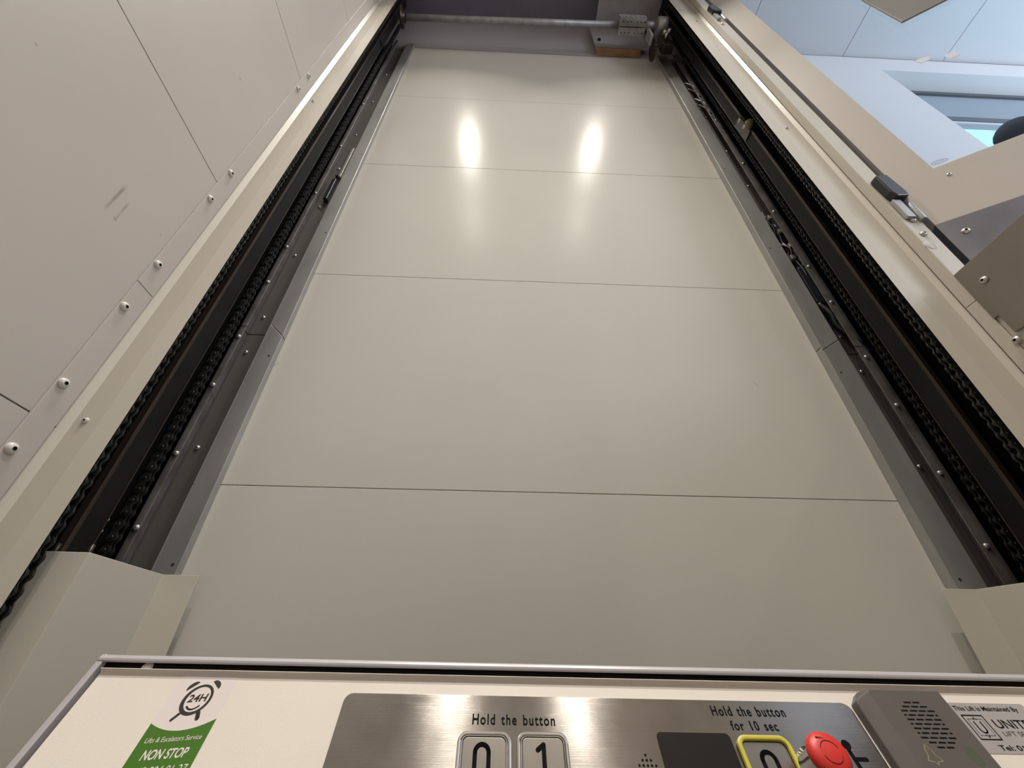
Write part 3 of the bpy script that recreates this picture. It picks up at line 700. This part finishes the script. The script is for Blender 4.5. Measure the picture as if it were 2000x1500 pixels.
# emergency stop
E = thing_part('stop_button', Kmm(178.7, -56, 1.6), con, 'red mushroom button')
MB().lathe(Kmm(178.7, -56, 1.6), N, [(.0135, 0), (.0135, .004), (.0112, .005), (.0112, .014), (.0075, .016), (.0075, .022)], 32).build('chrome_collar', 'chrome', E)
MB().lathe(Kmm(178.7, -56, 1.6), N, [(.008, .0185), (.0128, .0192), (.0139, .0210), (.0137, .0235), (.0122, .0260), (.008, .0273), (.004, .0278), (0, .0280)], 48).build('mushroom_cap', 'red', E)
mb = MB()
for a0 in (20, 200):
    stroke(mb, [(178.7 + 6.6 * math.cos(math.radians(a)), -56 + 6.6 * math.sin(math.radians(a))) for a in range(a0, a0 + 141, 10)], .5, 28.8, 29.4, Kmm)
stroke(mb, [(173.5, -47.2), (178.0, -48.0)], .7, 28.2, 29.0, Kmm)
M['red_dark'] = mat('dark_red_groove', (.22, .012, .012), .5); mb.build('turn_arrow', 'red_dark', E)

# grey intercom box
I = thing_part('intercom', Kmm(276, -120, 0), con, 'warm grey plastic intercom')
mb = MB(); o0 = [(244.5, -130), (320, -130), (320, -1.2), (252.5, -1.2), (244.5, -8.5)]; i1 = [(256.5, -130), (316.8, -130), (316.8, -5.0), (257.5, -5.0), (256.5, -6.0)]
# body: chamfered on its left side
pts = [Kmm(u, unrot(v, 0), 0) for u, v in o0] + [Kmm(u, v, 9) for u, v in o0]; n5 = 5
top = [(247.5 + 0, -130), (307.0, -130), (307.0, -7.2), (249.0, -7.2), (247.5, -9.0)]
pts = [Kmm(u, v, 0) for u, v in [(236.5, -130), (309, -130), (309, -6.0), (243.5, -6.0), (236.5, -13.0)]] + [Kmm(u, v, 7) for u, v in [(237.5, -130), (309, -130), (309, -6.0), (244, -6.0), (237.5, -12.6)]] + [Kmm(u, v, 14) for u, v in [(248.0, -130), (307.6, -130), (307.6, -7.2), (249.0, -7.2), (248.0, -8.4)]]
mb.add(pts, [(4, 3, 2, 1, 0)] + [(i, (i + 1) % 5, 5 + (i + 1) % 5, 5 + i) for i in range(5)] + [(5 + i, 5 + (i + 1) % 5, 10 + (i + 1) % 5, 10 + i) for i in range(5)] + [(10, 11, 12, 13, 14)])
body = mb.build('intercom_case', 'grey_abs', I, bevel=.0007)
mb = MB(); rows = [(0, 2), (1, 3), (2, 4), (3, 5), (4, 4), (5, 5), (6, 4), (7, 5), (8, 4), (9, 3), (10, 2)]
cx, cv = 277.6, -31.2; ph = 7.1
for i, n_ in rows:
    v = cv + (5 - i) * 2.95
    half = n_ == 5
    xs = [cx + (k - (n_ - 1) / 2) * ph for k in range(n_)]
    for k, x in enumerate(xs):
        hw = 2.85
        if half and k == 0: x += 1.8; hw = 1.0
        if half and k == n_ - 1: x -= 1.8; hw = 1.0
        mb.box(x - hw, x + hw, v - .55, v + .55, 13.9, 14.08, T=Kmm)
mb.build('speaker_slots', 'ink', I)
mb = MB(); bell = [(262.5, -44.5), (264.5, -47.2), (265.4, -51), (268.0, -54.2), (263.7, -54.6), (262.5, -56.6), (261.3, -54.6), (257.0, -54.2), (259.6, -51), (260.5, -47.2)]
stroke(mb, bell, .55, 13.9, 14.12, Kmm, closed=True); mb.build('bell_symbol', 'yellow_print', I)
mb = MB(); mb.prism(ellipse(294.5, -51.0, 4.2, 6.2, 28), 13.95, 14.06, Kmm); mb.build('green_patch', 'green_print', I)
for u in (267, 297): MB().lathe(Kmm(u, -62.3, 14), N, [(.0022, 0), (.0018, .001), (0, .001)], 14).build('small_screw', 'screw', I)

# 24 hour service sticker
S = thing_part('service_sticker', Kmm(-292, -100, 0), con, 'white and green sticker')
def SK(u, v, h): return Kmm(-316.5 + u, -1.6 + v + .085 * u, h)     # u 0..46, v 0 down
mb = MB(); mb.prism(rrect(0, 46.5, -105, 0, 1.0), .02, .12, SK); mb.build('white_base', 'white_film', S)
mb = MB(); arc = [(46.5 * k / 24, -32.6 - 6.2 * (1 - ((k - 12) / 12) ** 2)) for k in range(25)]
mb.prism([(0.0, -105), (46.5, -105)] + arc[::-1], .12, .18, SK); mb.build('green_band', 'green', S)
mb = MB(); ccx, ccy, R1, R2 = 23.2, -18.2, 11.0, 9.0
mb.ring(ellipse(ccx, ccy, R1, R1 * 1.0, 48), ellipse(ccx + .35, ccy + .3, R2 - .4, R2 - .1, 48), .12, .2, SK)
for sg, c0 in ((-1, 130), (1, 50)):
    a0 = math.radians(c0); bx, by = ccx + 14.6 * math.cos(a0), ccy + 14.0 * math.sin(a0)
    dirx, diry = math.cos(a0), math.sin(a0); tx, ty = -diry, dirx
    P = [(bx - tx * 4.6 - dirx * 1.2, by - ty * 4.6 - diry * 1.2), (bx + tx * 4.6 - dirx * 1.2, by + ty * 4.6 - diry * 1.2)]
    P += [(bx + tx * 4.6 * math.cos(t) + dirx * (3.2 * math.sin(t) - 1.2), by + ty * 4.6 * math.cos(t) + diry * (3.2 * math.sin(t) - 1.2)) for t in [math.pi * k / 10 for k in range(1, 10)]]
    mb.prism(P, .12, .2, SK)
stroke(mb, [(ccx - 7.0, ccy - 9.5), (ccx - 10.0, ccy - 13.2)], 2.2, .12, .2, SK); stroke(mb, [(ccx + 7.0, ccy - 9.5), (ccx + 8.6, ccy - 13.4)], 3.0, .12, .2, SK)
stroke(mb, [(ccx - 4.6 + 9.2 * k / 12, ccy - 4.6 - 2.2 * (1 - ((k - 6) / 6) ** 2)) for k in range(13)], 1.2, .12, .2, SK)
text(mb, '24H', ccx - 6.6, ccx + 7.2, ccy - 1.4, 5.4, SK, .2, bold=.03)
mb.build('clock_emblem', 'dark_vinyl', S)
mb = MB()
text(mb, 'Lifts & Escalators Service', 4.2, 43.0, -45.3, 3.3, SK, .24)
text(mb, 'NON STOP', 8.3, 38.6, -55.6, 6.0, SK, .24, shear=.08, bold=.02)
text(mb, '0345 804 01 27', 4.5, 44.0, -64.8, 5.2, SK, .24, shear=.08)
mb.build('lettering', 'white_film', S)

# silver maintenance label at the right
Lb = thing_part('maintenance_label', Kmm(352, -48, 0), con, 'silver label with black print')
mb = MB(); mb.prism(rrect(309, 384.5, -43.4, -8.9, 1.2), .02, .14, Kmm); mb.build('silver_base', 'silver_film', Lb)
mb = MB()
text(mb, 'This Lift is Maintained By', 322.4, 376.5, -14.6, 3.4, Kmm, .2, bold=.025)
text(mb, 'UNITED', 345.8, 382.5, -26.6, 6.2, Kmm, .2, bold=.015)
text(mb, 'LIFT SERVICES', 346.2, 382.5, -31.9, 3.3, Kmm, .2)
text(mb, 'Tel: 01322', 333.0, 366.0, -41.2, 3.4, Kmm, .2, bold=.025)
mb.build('lettering', 'ink', Lb)
mb = MB(); mb.ring(rrect(323.8, 341.4, -34.8, -17.6, .3, 1), rrect(324.7, 340.5, -33.9, -18.5, .3, 1), .14, .2, Kmm)
mb.ring(rrect(326.6, 338.6, -32.0, -20.4, .3, 1), rrect(326.95, 338.25, -31.65, -20.75, .3, 1), .14, .2, Kmm)
for vv, s_ in ((-20.4, 1), (-32.0, -1)): stroke(mb, [(331.2, vv - .8 * s_), (332.6, vv + 1.2 * s_), (334.0, vv - .8 * s_)], .5, .14, .2, Kmm)
stroke(mb, [(330.0, -22.6), (330.0, -27.4)] + [(332.6 + 2.6 * math.cos(math.radians(a)), -27.4 + 2.6 * math.sin(math.radians(a))) for a in range(180, 361, 20)] + [(335.2, -22.6)], 1.1, .14, .21, Kmm)
mb.build('square_emblem', 'ink', Lb)

# ------------------------------------------------------------------ person crouching on the landing behind the door
def skin_obj(name, verts, edges, radii, m_, parent, root=0, sub=2):
    me = bpy.data.meshes.new(name); org = wpos(parent)
    me.from_pydata([Vector(v) + Vector((0, 0, Z0)) - org for v in verts], edges, []); me.materials.append(M[m_])
    o = bpy.data.objects.new(name, me); C.objects.link(o); o.parent = parent
    sk = o.modifiers.new('skin', 'SKIN'); sk.use_smooth_shade = True
    for i, q in enumerate(radii): me.skin_vertices[0].data[i].radius = (q, q)
    me.skin_vertices[0].data[root].use_root = True
    ss = o.modifiers.new('subd', 'SUBSURF'); ss.levels = sub; ss.render_levels = sub
    return o
G = .645
pe = thing('person', 'person in dark blue clothing crouching behind the open glass door', 'person', (1.6, .36, G))
hip = (1.86, .36, G + .40); che = (1.80, .31, G + .74); nk = (1.78, .28, G + .93); hd = (1.78, .26, G + 1.06)
V_ = [hip, (1.83, .34, G + .56), che, nk, hd,
      (1.80, .45, G + .42), (1.295, .487, G + .466), (1.42, .46, G + .12), (1.32, .46, G + .06),
      (1.84, .26, G + .42), (1.50, .27, G + .46), (1.62, .25, G + .12), (1.52, .25, G + .06),
      (1.76, .44, G + .80), (1.55, .47, G + .635), (1.31, .455, G + .553),
      (1.80, .16, G + .80), (1.68, .16, G + .60), (1.52, .27, G + .56)]
E_ = [(0, 1), (1, 2), (2, 3), (3, 4), (0, 5), (5, 6), (6, 7), (7, 8), (0, 9), (9, 10), (10, 11), (11, 12), (2, 13), (13, 14), (14, 15), (2, 16), (16, 17), (17, 18)]
R_ = [.12, .13, .14, .06, .085, .088, .080, .05, .045, .10, .072, .05, .045, .065, .052, .042, .065, .052, .042]
skin_obj('body', V_, E_, R_, 'cloth', pe)
mb = MB(); mb.lathe(hd, (0, 0, 1), [(0, -.12), (.05, -.11), (.075, -.06), (.082, 0), (.078, .06), (.05, .11), (0, .125)], 24); mb.build('head', 'skin', pe)
mb = MB(); mb.lathe((hd[0] + .008, hd[1], hd[2] + .02), (0, 0, 1), [(.088, -.02), (.09, .03), (.07, .09), (.03, .12), (0, .125)], 24); mb.build('hair', 'hair', pe)
